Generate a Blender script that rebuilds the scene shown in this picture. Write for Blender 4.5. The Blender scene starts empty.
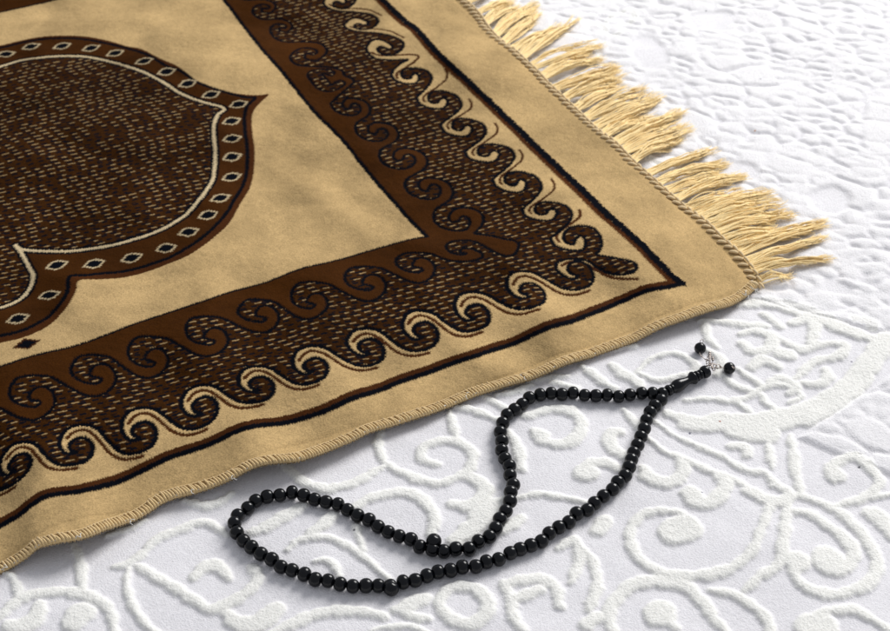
import bpy, math, random
import numpy as np
from mathutils import Vector, Matrix
random.seed(7); rng = np.random.default_rng(7)
C = bpy.context.scene.collection
sc = bpy.context.scene

# ------------------------------------------------------------------ camera, world, light, exposure
F_PX, PITCH, CAM_H = 1621.0, math.radians(40.0), 0.739      # focal length in photo pixels (890 wide), tilt, height above the bed
CAM_Y = -0.95
cd = bpy.data.cameras.new('camera'); cam = bpy.data.objects.new('camera', cd); C.objects.link(cam); sc.camera = cam
cd.sensor_width = 36.0; cd.lens = 36.0 * F_PX / 890.0
cam.location = (0, CAM_Y, CAM_H); cam.rotation_euler = (math.pi / 2 - PITCH, 0, 0)
cd.clip_start = 0.05; cd.clip_end = 50
cd.dof.use_dof = True; cd.dof.focus_distance = 1.03; cd.dof.aperture_fstop = 15.0

w = bpy.data.worlds.new('World'); sc.world = w; w.use_nodes = True
bg = w.node_tree.nodes['Background']; bg.inputs['Color'].default_value = (0.90, 0.93, 1.0, 1); bg.inputs['Strength'].default_value = 0.42

def area(name, loc, target, size, sy, power, col):
    l = bpy.data.lights.new(name, 'AREA'); l.shape = 'RECTANGLE'; l.size = size; l.size_y = sy; l.energy = power; l.color = col
    o = bpy.data.objects.new(name, l); C.objects.link(o); o.location = loc
    o.rotation_euler = (Vector(target) - Vector(loc)).to_track_quat('-Z', 'Y').to_euler(); return o
area('window_light', (2.1, 2.5, 2.55), (0.0, 0.1, 0), 1.9, 1.9, 196, (1.0, 0.985, 0.96))
sc.view_settings.view_transform = 'Standard'; sc.view_settings.look = 'None'; sc.view_settings.gamma = 1
sc.view_settings.exposure = 0.15

# ------------------------------------------------------------------ helpers
SP, CP = math.sin(PITCH), math.cos(PITCH)
def unproj(u, v, z=0.0):
    """where the line of sight through a point of the photograph meets height z"""
    u = np.asarray(u, float); v = np.asarray(v, float)
    x = (u - 445) / F_PX; y = -(v - 315.5) / F_PX
    dz = -SP + y * CP; t = (z - CAM_H) / dz
    return np.stack([x * t, CAM_Y + (CP + y * SP) * t], -1)

def noise2(x, y, scale, seed=0):
    """smooth value noise, about -1..1, feature size 'scale' metres"""
    r = np.random.default_rng(seed).uniform(-1, 1, (256, 256))
    X = x / scale + 57.3; Y = y / scale + 31.7
    ix = np.floor(X).astype(int); iy = np.floor(Y).astype(int); fx = X - ix; fy = Y - iy
    fx = fx * fx * (3 - 2 * fx); fy = fy * fy * (3 - 2 * fy)
    g = lambda a, b: r[a & 255, b & 255]
    return (g(ix, iy) * (1 - fx) + g(ix + 1, iy) * fx) * (1 - fy) + (g(ix, iy + 1) * (1 - fx) + g(ix + 1, iy + 1) * fx) * fy

def sstep(a, b, x):
    t = np.clip((x - a) / (b - a), 0, 1); return t * t * (3 - 2 * t)

def catmull(P, n=6, closed=False):
    P = np.asarray(P, float)
    Q = np.vstack([P[-1], P, P[0], P[1]]) if closed else np.vstack([2 * P[0] - P[1], P, 2 * P[-1] - P[-2]])
    out = []
    for i in range(1, len(Q) - 2):
        p0, p1, p2, p3 = Q[i - 1], Q[i], Q[i + 1], Q[i + 2]
        for k in range(n):
            t = k / n
            out.append(0.5 * (2 * p1 + (p2 - p0) * t + (2 * p0 - 5 * p1 + 4 * p2 - p3) * t * t + (3 * p1 - p0 - 3 * p2 + p3) * t ** 3))
    if not closed: out.append(P[-1])
    return np.array(out)

def resample(P, step):
    P = np.asarray(P, float); d = np.r_[0, np.cumsum(np.linalg.norm(np.diff(P, axis=0), axis=1))]
    n = max(2, int(round(d[-1] / step)) + 1); s = np.linspace(0, d[-1], n)
    return np.stack([np.interp(s, d, P[:, k]) for k in range(P.shape[1])], -1)

def mesh_obj(name, V, F, mat, parent=None, colors=None, smooth=True, org=(0, 0, 0)):
    me = bpy.data.meshes.new(name)
    V = np.asarray(V, np.float32) - np.asarray(org, np.float32)
    if isinstance(F, np.ndarray) and F.ndim == 2:
        nf, k = F.shape
        me.vertices.add(len(V)); me.vertices.foreach_set('co', V.ravel())
        me.loops.add(nf * k); me.loops.foreach_set('vertex_index', F.astype(np.int32).ravel())
        me.polygons.add(nf); me.polygons.foreach_set('loop_start', np.arange(0, nf * k, k, dtype=np.int32))
        me.update(calc_edges=True)
    else:
        me.from_pydata(V.tolist(), [], F); me.update()
    if smooth: me.polygons.foreach_set('use_smooth', np.ones(len(me.polygons), bool))
    if colors is not None:
        at = me.color_attributes.new('Col', 'FLOAT_COLOR', 'POINT')
        at.data.foreach_set('color', np.c_[colors, np.ones(len(colors))].astype(np.float32).ravel())
    me.materials.append(mat)
    o = bpy.data.objects.new(name, me); C.objects.link(o)
    if parent is not None: o.parent = parent
    return o

class MB:
    """collects quads of tubes and surfaces of revolution into one mesh"""
    def __init__(s): s.V = []; s.F = []; s.n = 0
    def rings(s, R, closed=False, cap=True):
        m, k = len(R), len(R[0]); b = s.n
        s.V.append(np.array(R).reshape(-1, 3)); s.n += m * k
        for i in range(m if closed else m - 1):
            a, c = b + i * k, b + ((i + 1) % m) * k
            for j in range(k): s.F.append((a + j, a + (j + 1) % k, c + (j + 1) % k, c + j))
        if cap and not closed:
            s.F.append(tuple(b + j for j in range(k))[::-1]); s.F.append(tuple(b + (m - 1) * k + j for j in range(k)))
    def tube(s, P, r, k=6, closed=False, flat=1.0):
        P = np.asarray(P, float); n = len(P); r = np.broadcast_to(r, n)
        T = (np.roll(P, -1, 0) - np.roll(P, 1, 0)) if closed else np.gradient(P, axis=0)
        T /= np.linalg.norm(T, axis=1)[:, None] + 1e-12
        up = np.array([0, 0, 1.0]); R = []
        for i in range(n):
            a = np.cross(T[i], up)
            if np.linalg.norm(a) < 1e-3: a = np.cross(T[i], [0, 1, 0])
            a /= np.linalg.norm(a); b = np.cross(a, T[i])
            R.append([P[i] + r[i] * (math.cos(q) * a + flat * math.sin(q) * b) for q in np.arange(k) * 2 * math.pi / k])
        s.rings(R, closed)
    def lathe(s, prof, origin, axis, k=24):
        ax = np.array(axis, float); ax /= np.linalg.norm(ax)
        a = np.cross(ax, [0, 0, 1.0])
        if np.linalg.norm(a) < 1e-3: a = np.array([1., 0, 0])
        a /= np.linalg.norm(a); b = np.cross(ax, a)
        s.rings([[np.array(origin) + ax * x + r * (math.cos(q) * a + math.sin(q) * b) for q in np.arange(k) * 2 * math.pi / k] for x, r in prof])
    def capsule(s, p, q, r, k=7, flat=1.0, bulge=0.0):
        p = np.array(p, float); q = np.array(q, float)
        t = np.array([0.0, 0.06, 0.18, 0.35, 0.5, 0.65, 0.82, 0.94, 1.0]); rr = r * np.array([.25, .62, .9, 1, 1.05, 1, .9, .62, .25])
        P = p + (q - p) * t[:, None]; P[:, 2] += bulge * np.sin(t * math.pi)
        s.tube(P, rr, k, flat=flat)
    def build(s, name, mat, parent=None, org=(0, 0, 0), smooth=True):
        return mesh_obj(name, np.vstack(s.V), s.F, mat, parent, None, smooth, org)

def thing(name, label, cat, loc=(0, 0, 0)):
    o = bpy.data.objects.new(name, None); C.objects.link(o); o.location = loc; o['label'] = label; o['category'] = cat
    o.empty_display_size = 0.02; return o

def mat_new(name):
    m = bpy.data.materials.new(name); m.use_nodes = True; nt = m.node_tree; return m, nt, nt.nodes['Principled BSDF']
def N(nt, t, **kw):
    n = nt.nodes.new(t)
    for k, v in kw.items(): setattr(n, k, v)
    return n

# ------------------------------------------------------------------ materials
# bedspread: cut-pile cotton
M_bed, nt, b = mat_new('cotton_velour')
at = N(nt, 'ShaderNodeVertexColor', layer_name='Col'); tc = N(nt, 'ShaderNodeTexCoord')
n1 = N(nt, 'ShaderNodeTexNoise'); n1.inputs['Scale'].default_value = 1000; n1.inputs['Detail'].default_value = 4
nt.links.new(tc.outputs['Object'], n1.inputs['Vector'])
mx = N(nt, 'ShaderNodeMixRGB', blend_type='MULTIPLY'); mx.inputs['Fac'].default_value = 1
cr = N(nt, 'ShaderNodeMapRange'); cr.inputs['From Min'].default_value = .25; cr.inputs['From Max'].default_value = .7; cr.inputs['To Min'].default_value = .87; cr.inputs['To Max'].default_value = 1.0
nt.links.new(n1.outputs['Fac'], cr.inputs['Value']); nt.links.new(at.outputs['Color'], mx.inputs['Color1']); nt.links.new(cr.outputs['Result'], mx.inputs['Color2'])
nt.links.new(mx.outputs['Color'], b.inputs['Base Color'])
bp = N(nt, 'ShaderNodeBump'); bp.inputs['Strength'].default_value = .8; bp.inputs['Distance'].default_value = .0008
nt.links.new(n1.outputs['Fac'], bp.inputs['Height']); nt.links.new(bp.outputs['Normal'], b.inputs['Normal'])
b.inputs['Roughness'].default_value = .95; b.inputs['Specular IOR Level'].default_value = .08
b.inputs['Subsurface Weight'].default_value = .6; b.inputs['Subsurface Radius'].default_value = (1, 1, 1); b.inputs['Subsurface Scale'].default_value = .0026

# rug pile: velvet with patches of nap lying different ways
M_rug, nt, b = mat_new('velvet_pile')
at = N(nt, 'ShaderNodeVertexColor', layer_name='Col'); tc = N(nt, 'ShaderNodeTexCoord')
n1 = N(nt, 'ShaderNodeTexNoise'); n1.inputs['Scale'].default_value = 1100; n1.inputs['Detail'].default_value = 2
n2 = N(nt, 'ShaderNodeTexNoise'); n2.inputs['Scale'].default_value = 15; n2.inputs['Detail'].default_value = 1.2; n2.inputs['Distortion'].default_value = .3
for n in (n1, n2): nt.links.new(tc.outputs['Object'], n.inputs['Vector'])
mx = N(nt, 'ShaderNodeMixRGB', blend_type='MULTIPLY'); mx.inputs['Fac'].default_value = 1
cr = N(nt, 'ShaderNodeMapRange'); cr.inputs['From Min'].default_value = .3; cr.inputs['From Max'].default_value = .7; cr.inputs['To Min'].default_value = .74; cr.inputs['To Max'].default_value = 1.15
nt.links.new(n1.outputs['Fac'], cr.inputs['Value']); nt.links.new(at.outputs['Color'], mx.inputs['Color1']); nt.links.new(cr.outputs['Result'], mx.inputs['Color2'])
nt.links.new(mx.outputs['Color'], b.inputs['Base Color'])
b1 = N(nt, 'ShaderNodeBump'); b1.inputs['Strength'].default_value = .5; b1.inputs['Distance'].default_value = .04
b2 = N(nt, 'ShaderNodeBump'); b2.inputs['Strength'].default_value = .35; b2.inputs['Distance'].default_value = .0006
nt.links.new(n2.outputs['Fac'], b1.inputs['Height']); nt.links.new(n1.outputs['Fac'], b2.inputs['Height'])
nt.links.new(b1.outputs['Normal'], b2.inputs['Normal']); nt.links.new(b2.outputs['Normal'], b.inputs['Normal'])
b.inputs['Roughness'].default_value = .8; b.inputs['Specular IOR Level'].default_value = .025
n3 = N(nt, 'ShaderNodeTexNoise'); n3.inputs['Scale'].default_value = 11; n3.inputs['Detail'].default_value = 3; n3.inputs['Roughness'].default_value = .6; n3.inputs['Distortion'].default_value = 1.0
mp = N(nt, 'ShaderNodeMapping'); mp.inputs['Rotation'].default_value = (0, 0, math.radians(28)); mp.inputs['Scale'].default_value = (.6, 1.5, 1)
nt.links.new(tc.outputs['Object'], mp.inputs['Vector']); nt.links.new(mp.outputs['Vector'], n3.inputs['Vector'])
sr = N(nt, 'ShaderNodeMapRange'); sr.inputs['From Min'].default_value = .42; sr.inputs['From Max'].default_value = .60; sr.inputs['To Min'].default_value = 0; sr.inputs['To Max'].default_value = 1.0
nt.links.new(n3.outputs['Fac'], sr.inputs['Value']); nt.links.new(sr.outputs['Result'], b.inputs['Sheen Weight'])
b.inputs['Sheen Roughness'].default_value = .45
gm = N(nt, 'ShaderNodeGamma'); gm.inputs['Gamma'].default_value = .95
nt.links.new(at.outputs['Color'], gm.inputs['Color']); nt.links.new(gm.outputs['Color'], b.inputs['Sheen Tint'])

def yarn(name, col, scale=1400, rough=.85, lo=.75):
    m, nt, b = mat_new(name); tc = N(nt, 'ShaderNodeTexCoord')
    n = N(nt, 'ShaderNodeTexNoise'); n.inputs['Scale'].default_value = scale; n.inputs['Detail'].default_value = 2
    nt.links.new(tc.outputs['Object'], n.inputs['Vector'])
    r = N(nt, 'ShaderNodeValToRGB'); r.color_ramp.elements[0].position = .3; r.color_ramp.elements[1].position = .7
    r.color_ramp.elements[0].color = (col[0] * lo, col[1] * lo, col[2] * lo * .9, 1); r.color_ramp.elements[1].color = (*col, 1)
    nt.links.new(n.outputs['Fac'], r.inputs['Fac']); nt.links.new(r.outputs['Color'], b.inputs['Base Color'])
    bp = N(nt, 'ShaderNodeBump'); bp.inputs['Strength'].default_value = .5; bp.inputs['Distance'].default_value = .0004
    nt.links.new(n.outputs['Fac'], bp.inputs['Height']); nt.links.new(bp.outputs['Normal'], b.inputs['Normal'])
    b.inputs['Roughness'].default_value = rough; b.inputs['Specular IOR Level'].default_value = .2; b.inputs['Sheen Weight'].default_value = .2
    return m
M_fringe = yarn('fringe_yarn', (.97, .75, .40), 900, .8, .92)
M_braid = yarn('edging_yarn', (.74, .56, .33))
M_lock = yarn('overlock_thread', (.72, .52, .27), lo=.75)
M_back = yarn('rug_backing', (.35, .27, .17))
M_thread = yarn('white_thread', (.85, .84, .82))
M_cord = yarn('bead_cord', (.02, .02, .022))
M_bead, nt, b = mat_new('black_resin')
tc = N(nt, 'ShaderNodeTexCoord'); n = N(nt, 'ShaderNodeTexNoise'); n.inputs['Scale'].default_value = 350; n.inputs['Detail'].default_value = 3
nt.links.new(tc.outputs['Object'], n.inputs['Vector'])
cr = N(nt, 'ShaderNodeMapRange'); cr.inputs['To Min'].default_value = .16; cr.inputs['To Max'].default_value = .22
nt.links.new(n.outputs['Fac'], cr.inputs['Value']); nt.links.new(cr.outputs['Result'], b.inputs['Roughness'])
b.inputs['Base Color'].default_value = (.0025, .003, .0045, 1); b.inputs['Specular IOR Level'].default_value = .26
M_metal, nt, b = mat_new('silver_metal')
tc = N(nt, 'ShaderNodeTexCoord'); n = N(nt, 'ShaderNodeTexNoise'); n.inputs['Scale'].default_value = 900
nt.links.new(tc.outputs['Object'], n.inputs['Vector'])
r = N(nt, 'ShaderNodeValToRGB'); r.color_ramp.elements[0].color = (.16, .13, .12, 1); r.color_ramp.elements[1].color = (.50, .44, .40, 1)
r.color_ramp.elements[0].position = .35; r.color_ramp.elements[1].position = .6
nt.links.new(n.outputs['Fac'], r.inputs['Fac']); nt.links.new(r.outputs['Color'], b.inputs['Base Color'])
b.inputs['Metallic'].default_value = .85; b.inputs['Roughness'].default_value = .42

# ------------------------------------------------------------------ bedspread relief (tufted scrolls), traced where they lie
STROKES = [  # (width in photo pixels, [points])
 (9,[(4,570),(15,579),(17,595),(18,600)]),(11,[(-12,622),(0,615),(13,602),(29,594),(49,590),(76,590),(97,597),(110,611),(115,633)]),
 (10,[(73,541),(79,559),(81,575),(81,588)]),(16,[(38,604),(36,615),(25,622),(9,625)]),(20,[(85,608),(79,611),(72,622)]),
 (10,[(112,563),(126,561),(139,552),(153,538),(176,527),(200,519),(214,523),(226,532)]),
 (12,[(137,563),(157,574),(180,588),(200,601),(212,606),(228,599),(246,590),(257,577),(252,563)]),
 (9,[(128,565),(126,583),(130,601),(142,617),(164,634)]),(9,[(106,533),(126,525),(144,517)]),
 (13,[(194,574),(205,563),(218,563),(228,574)]),(17,[(225,611),(239,620),(254,620),(268,612),(277,603)]),
 (12,[(262,636),(286,622),(306,613),(331,608),(360,608),(384,614)]),(9,[(286,547),(297,538),(313,535),(331,536),(349,545),(360,552),(375,563),(389,576)]),
 (9,[(315,559),(326,558),(335,565),(338,573)]),(13,[(250,529),(268,523),(288,511),(305,502)]),(12,[(306,531),(322,523),(331,513)]),
 (10,[(184,496),(200,502),(218,499),(232,490)]),(12,[(353,505),(369,496),(389,490),(407,489),(423,496),(432,509),(434,520),(430,532)]),
 (8,[(357,524),(362,546)]),(14,[(452,500),(468,503),(480,497),(486,487),(477,477),(466,470)]),(10,[(450,406),(452,421),(456,435)]),
 (11,[(439,460),(428,459),(421,453),(425,442),(441,437),(459,438),(472,448),(472,460),(461,471),(441,479),(419,476),(398,467),(385,458)]),
 (10,[(383,458),(379,444),(379,428)]),(11,[(383,462),(365,473),(350,481),(328,485),(307,480),(288,465),(280,455)]),
 (10,[(456,402),(475,408),(498,417)]),(9,[(480,390),(497,401),(510,408)]),(9,[(497,391),(513,388),(532,382)]),
 (11,[(509,429),(518,445),(522,466)]),(20,[(456,537),(474,523),(487,507),(506,498)]),(12,[(503,530),(512,522),(521,515)]),
 (8,[(518,495),(540,491),(567,495),(592,501)]),(13,[(440,595),(449,586),(469,585),(485,595),(487,610),(474,621),(456,619),(442,608),(440,595)]),
 (14,[(395,606),(411,601),(427,594)]),(10,[(395,606),(415,614),(428,616)]),(8,[(372,628),(402,622),(428,629)]),
 (11,[(503,579),(510,595),(514,615),(523,629)]),(12,[(502,583),(520,579),(540,577),(556,586),(561,604)]),(12,[(509,595),(525,594),(540,588)]),
 (11,[(558,545),(574,536),(579,554),(572,579)]),(11,[(574,536),(590,554),(597,574),(595,590),(588,606)]),(18,[(599,527),(604,518)]),
 (11,[(684,510),(666,508),(646,511),(633,523),(632,541),(644,559),(664,570),(687,573),(710,571),(735,563),(751,548),(760,530),(769,509),(772,500)]),
 (27,[(674,529),(686,525)]),(13,[(614,631),(608,615),(611,604),(626,586),(646,579),(671,579),(692,586),(703,598),(715,613),(730,632)]),
 (30,[(658,611),(662,610)]),(12,[(672,620),(676,624)]),(17,[(586,622),(596,614)]),
 (11,[(712,586),(735,591),(753,601),(769,619),(773,634)]),(11,[(746,586),(764,572),(780,559),(783,538),(787,516),(787,500)]),
 (14,[(748,489),(766,497),(780,499),(793,493)]),(12,[(793,509),(811,512),(829,524),(847,538),(854,552),(845,566),(832,570),(820,561)]),
 (26,[(828,557),(831,560)]),(12,[(798,492),(816,498),(834,506),(852,518),(868,541),(877,556),(874,575),(861,586),(838,591),(816,589),(800,579),(794,566),(796,556)]),
 (22,[(796,558),(799,560)]),(9,[(834,503),(852,500),(870,495),(900,492)]),(16,[(867,509),(881,516),(892,534)]),
 (11,[(816,611),(836,608),(856,608),(872,617),(896,632)]),(26,[(812,625),(822,624)]),
 (24,[(686,420),(708,422),(726,419),(753,422),(780,417),(807,412),(829,401),(847,388),(861,373),(875,354),(888,335)]),(26,[(735,425),(765,430)]),
 (18,[(742,301),(769,300),(791,304),(816,313),(838,324),(861,333),(895,345)]),(14,[(668,410),(686,416),(704,421)]),
 (9,[(656,418),(677,433),(699,444),(722,455),(747,467),(764,470),(774,480),(790,492)]),(9,[(650,437),(668,451),(686,458),(706,467),(729,476),(754,487),(777,502)]),
 (9,[(767,438),(770,451),(772,464)]),(11,[(792,433),(794,449),(796,467),(800,489)]),(10,[(773,483),(789,489),(780,499)]),
 (12,[(834,478),(830,467),(843,457),(859,455),(874,469),(879,482),(863,496),(847,500)]),(18,[(835,470),(838,473)]),(12,[(730,444),(744,444),(748,453)]),
 (14,[(643,467),(648,475),(661,480),(677,478),(684,467),(679,458)]),(14,[(686,492),(695,500),(713,498),(726,485),(720,473)]),(18,[(692,490),(695,492)]),
 (12,[(580,469),(591,460),(607,461),(618,468)]),(20,[(584,471),(587,470)]),
 (13,[(534,427),(545,438),(565,442),(579,431),(581,418),(567,407),(545,407),(527,413)]),(17,[(538,430),(543,432)]),
 (14,[(621,429),(611,431),(612,445),(624,454)]),(10,[(624,406),(635,418),(646,431)]),
 (9,[(637,368),(653,355),(675,351),(693,359),(695,369),(675,375),(657,378),(636,370)]),(11,[(583,363),(597,375),(614,385)]),(13,[(612,363),(626,373),(641,383)]),
 (9,[(527,379),(545,373),(567,373)]),(10,[(554,378),(576,385)]),(11,[(590,352),(610,345),(634,343)]),(11,[(700,318),(724,320),(744,322),(767,324)]),(10,[(704,318),(708,334),(716,344)]),
 (12,[(742,331),(757,329),(773,335),(769,347),(753,349),(742,340)]),(12,[(766,312),(780,324)]),(12,[(780,337),(802,347),(818,342)]),
 (13,[(791,320),(807,317),(816,328),(809,340)]),(11,[(816,344),(830,342),(845,345),(836,356),(820,356)]),(14,[(856,317),(868,320),(875,325)]),
 (18,[(781,351),(790,353)]),(14,[(753,365),(764,358),(778,365)]),(10,[(795,377),(813,361),(834,355)]),(11,[(802,380),(818,383),(829,374),(825,367)]),
 (9,[(719,370),(737,383),(755,390)]),(9,[(739,366),(751,376),(764,386)]),(11,[(764,385),(780,376),(796,385),(789,392)]),
 (9,[(686,398),(712,395),(735,398),(755,390),(773,383),(789,385),(802,395),(789,401)]),(9,[(735,396),(749,409)]),(10,[(762,394),(774,407)]),
 (10,[(700,345),(722,357),(716,372)]),(9,[(571,20),(589,21),(603,25),(608,33),(622,32)]),(9,[(605,22),(616,12),(631,8),(634,18),(620,23)]),
 (10,[(640,150),(655,160),(668,166)]),(9,[(560,32),(585,38),(600,52)]),
 # a few more of the same scrolls past the frame's edges
 (11,[(-60,640),(-30,625),(-10,640),(-20,660)]),(12,[(300,660),(340,640),(390,645),(430,665)]),(12,[(520,650),(570,640),(620,655)]),(11,[(905,560),(925,540),(950,560),(930,590)]),
 (12,[(910,460),(940,440),(970,470),(940,490)]),(11,[(700,650),(760,660),(820,650),(870,660)]),
]
GX0, GX1, GY0, GY1, GS = -0.40, 0.52, -0.42, 0.50, 0.0006
nx = int((GX1 - GX0) / GS) + 1; ny = int((GY1 - GY0) / GS) + 1
xs = GX0 + np.arange(nx) * GS; ys = GY0 + np.arange(ny) * GS
BX, BY = np.meshgrid(xs, ys)
PERT = 0.00042
PX = BX + PERT * noise2(BX, BY, .0026, 1) + .0005 * noise2(BX, BY, .0012, 11); PX = PX + .0011 * noise2(BX, BY, .009, 13); PY = BY + .0011 * noise2(BX, BY, .009, 14) + PERT * noise2(BX, BY, .0026, 2) + .0005 * noise2(BX, BY, .0012, 12)
tuft = np.full(BX.shape, -1.0)       # 0 at a tuft's rim .. 1 at its middle
def win(cx0, cx1, cy0, cy1):
    return slice(max(0, int((cy0 - GY0) / GS)), min(ny, int((cy1 - GY0) / GS) + 2)), slice(max(0, int((cx0 - GX0) / GS)), min(nx, int((cx1 - GX0) / GS) + 2))
def seg_dist(X, Y, p, q):
    d = q - p; L = d @ d
    t = np.clip(((X - p[0]) * d[0] + (Y - p[1]) * d[1]) / max(L, 1e-12), 0, 1)
    return np.hypot(X - p[0] - t * d[0], Y - p[1] - t * d[1])
for wd, pts in STROKES:
    P = np.array(pts, float); wm = wd * 0.5 * .00062 * 1.19
    Q = unproj(P[:, 0], P[:, 1], .002)
    if len(Q) > 2: Q = catmull(Q, 5)
    L = len(Q)
    for i in range(L - 1):
        p, q = Q[i], Q[i + 1]; e = i / max(1, L - 1)
        ww = wm * (1 + .12 * math.sin(i * 1.7 + wd)) * (0.80 + .28 * math.sin(math.pi * min(1, max(0, e))) if L > 8 else 1)
        r = ww + .003; sl = win(min(p[0], q[0]) - r, max(p[0], q[0]) + r, min(p[1], q[1]) - r, max(p[1], q[1]) + r)
        if sl[0].stop <= sl[0].start or sl[1].stop <= sl[1].start: continue
        d = seg_dist(PX[sl], PY[sl], p, q)
        tuft[sl] = np.maximum(tuft[sl], (ww * 1.08 - d) / .0046)
def blur(A, r, n=2):
    for _ in range(n):
        for ax in (0, 1):
            c = np.cumsum(np.pad(A, [(r + 1, r) if k == ax else (0, 0) for k in (0, 1)], mode='edge'), axis=ax)
            A = (np.take(c, np.arange(2 * r + 1, c.shape[ax]), ax) - np.take(c, np.arange(0, c.shape[ax] - 2 * r - 1), ax)) / (2 * r + 1)
    return A
rise = blur(np.sqrt(np.clip(1 - (1 - np.clip(tuft, 0, 1)) ** 2, 0, 1)) * sstep(-.15, .5, tuft), 1, 2)
TUFT_H = .0021

# pebbled quilting of the far part
def vor(X, Y, sx, sy, ang, seed):
    c, s = math.cos(ang), math.sin(ang); U = (X * c + Y * s) / sx; V = (-X * s + Y * c) / sy
    r = np.random.default_rng(seed).uniform(.12, .88, (128, 128, 2)); iu = np.floor(U).astype(int); iv = np.floor(V).astype(int)
    f1 = np.full(X.shape, 9.0); f2 = f1.copy(); idn = np.zeros(X.shape)
    for a in (-1, 0, 1):
        for bb in (-1, 0, 1):
            cu, cv = iu + a, iv + bb; j = r[cu & 127, cv & 127]
            d = np.hypot(U - cu - j[..., 0], V - cv - j[..., 1]); m = d < f1
            f2 = np.where(m, f1, np.minimum(f2, d)); idn = np.where(m, j[..., 0], idn); f1 = np.where(m, d, f1)
    return f1, f2, idn
def side(p, q, X, Y):     # signed distance to the line p->q, positive on its left
    p, q = unproj(*p), unproj(*q); d = (q - p) / np.linalg.norm(q - p); return (X - p[0]) * -d[1] + (Y - p[1]) * d[0]
reg = sstep(0, .006, np.minimum(side((700, 287), (895, 338), BX, BY), 1))        # beyond the wide band
reg2 = sstep(0, .006, np.minimum(side((800, 432), (870, 385), BX, BY) * -1, side((800, 440), (890, 478), BX, BY)))
X2 = BX + .006 * noise2(BX, BY, .03, 5) + .0016 * noise2(BX, BY, .007, 15); Y2 = BY + .005 * noise2(BX, BY, .035, 6) + .0016 * noise2(BX, BY, .007, 16)
f1, f2, idn = vor(X2, Y2, .019, .0125, math.radians(-16), 3)
g1, g2, idm = vor(X2, Y2, .046, .026, math.radians(-24), 9)
vis = .30 + .70 * sstep(-.25, .35, noise2(BX, BY, .010, 23)); visb = .35 + .65 * sstep(-.3, .3, noise2(BX, BY, .016, 24))
peb = 1 - (1 - sstep(-.05, .62, f2 - f1) ** .7) * vis * (.7 + .6 * idn)
big = 1 - (1 - sstep(-.02, .22, g2 - g1)) * visb
usebig = sstep(.05, .25, noise2(BX, BY, .055, 21))
smooth_ = np.zeros(BX.shape)
for (u, v, ru, rv) in [(650, 52, 22, 20), (712, 20, 26, 10), (732, 168, 30, 12), (832, 200, 26, 14), (835, 285, 14, 9), (640, 108, 14, 8)]:
    c = unproj(u, v); e = unproj(u + ru, v) - c; g = unproj(u, v - rv) - c
    smooth_ = np.maximum(smooth_, 1 - sstep(.75, 1.05, np.hypot((X2 - c[0]) / abs(e[0]), (Y2 - c[1]) / abs(g[1]))))
lump = (peb * (1 - usebig) + big * usebig) * (1 - smooth_) + smooth_ * .25
lump = blur(lump, 2, 2)
lump = lump * np.maximum(reg, reg2 * .9)
HT = TUFT_H * rise * (1 - .45 * reg)
HL = .0027 * lump
fz = .45 * noise2(BX, BY, .0012, 31) + .12 * noise2(BX, BY, .0026, 32)
sm = .0014 * noise2(BX, BY, .06, 41) + .0005 * noise2(BX, BY, .018, 42)
wn = rng.uniform(-1, 1, BX.shape)
fz = fz + .75 * wn
BZ = np.maximum(HT, HL) + fz * (.00022 * rise + .00008 * np.clip(lump, 0, 1) + .00008) + sm - .0015
bed_tree = BZ
def bed_h(x, y, r=0.0):
    i = int(round((x - GX0) / GS)); j = int(round((y - GY0) / GS)); k = int(r / GS)
    i = min(max(i, k), nx - 1 - k); j = min(max(j, k), ny - 1 - k)
    return float(np.max(BZ[j - k:j + k + 1, i - k:i + k + 1]))
colG = np.array([.80, .786, .811]); colT = np.array([.845, .838, .805]); colL = np.array([.815, .802, .815])
m = sstep(-.1, .5, tuft)[..., None]; l = (np.clip(lump, 0, 1) * (1 - m[..., 0]))[..., None]
BC = colG * (1 - m) * (1 - l) + colT * m * (1 - .35 * reg[..., None]) + colL * m * .35 * reg[..., None] + colL * l
BC *= (1 + .03 * noise2(BX, BY, .002, 51) + .02 * noise2(BX, BY, .05, 52))[..., None]
for (u, v, col) in [(354, 529, (.03, .03, .05)), (690, 431, (.05, .05, .12)), (702, 492, (.04, .04, .1)), (720, 421, (.35, .1, .05)), (859.4, 465.6, (.04, .04, .06)),
                    (755, 130.5, (.5, .2, .05)), (706, 11, (.1, .1, .12)), (760.6, 79.4, (.2, .2, .25)), (852, 360, (.2, .2, .25)), (587, 366, (.2, .2, .3))]:
    p = unproj(u, v, .001); d = np.hypot(BX - p[0], BY - p[1]); k = (1 - sstep(.0003, .0011, d))[..., None]; BC = BC * (1 - k) + np.array(col) * k
# coarse rim all round so that the bed goes on past the frame
def grid_faces(nr, nc):
    a = np.arange(nr * nc).reshape(nr, nc); return np.stack([a[:-1, :-1], a[:-1, 1:], a[1:, 1:], a[1:, :-1]], -1).reshape(-1, 4)
ext = np.array([.01, .03, .07, .14, .25, .45, .8])
XF = np.r_[GX0 - ext[::-1], xs, GX1 + ext]; YF = np.r_[GY0 - ext[::-1], ys, GY1 + ext]
ZF = np.pad(BZ, 7, mode='edge'); CF = np.pad(BC, ((7, 7), (7, 7), (0, 0)), mode='edge')
fade = np.ones(ZF.shape); 
VX, VY = np.meshgrid(XF, YF)
out = np.hypot(np.maximum(0, np.maximum(GX0 - VX, VX - GX1)), np.maximum(0, np.maximum(GY0 - VY, VY - GY1)))
kf = 1 - sstep(0, .012, out); ZF = ZF * kf
CF = CF * kf[..., None] + colG * 1.01 * (1 - kf[..., None])
bed = mesh_obj('bedspread', np.stack([VX, VY, ZF], -1).reshape(-1, 3), grid_faces(*VX.shape), M_bed, None, CF.reshape(-1, 3))
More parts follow.
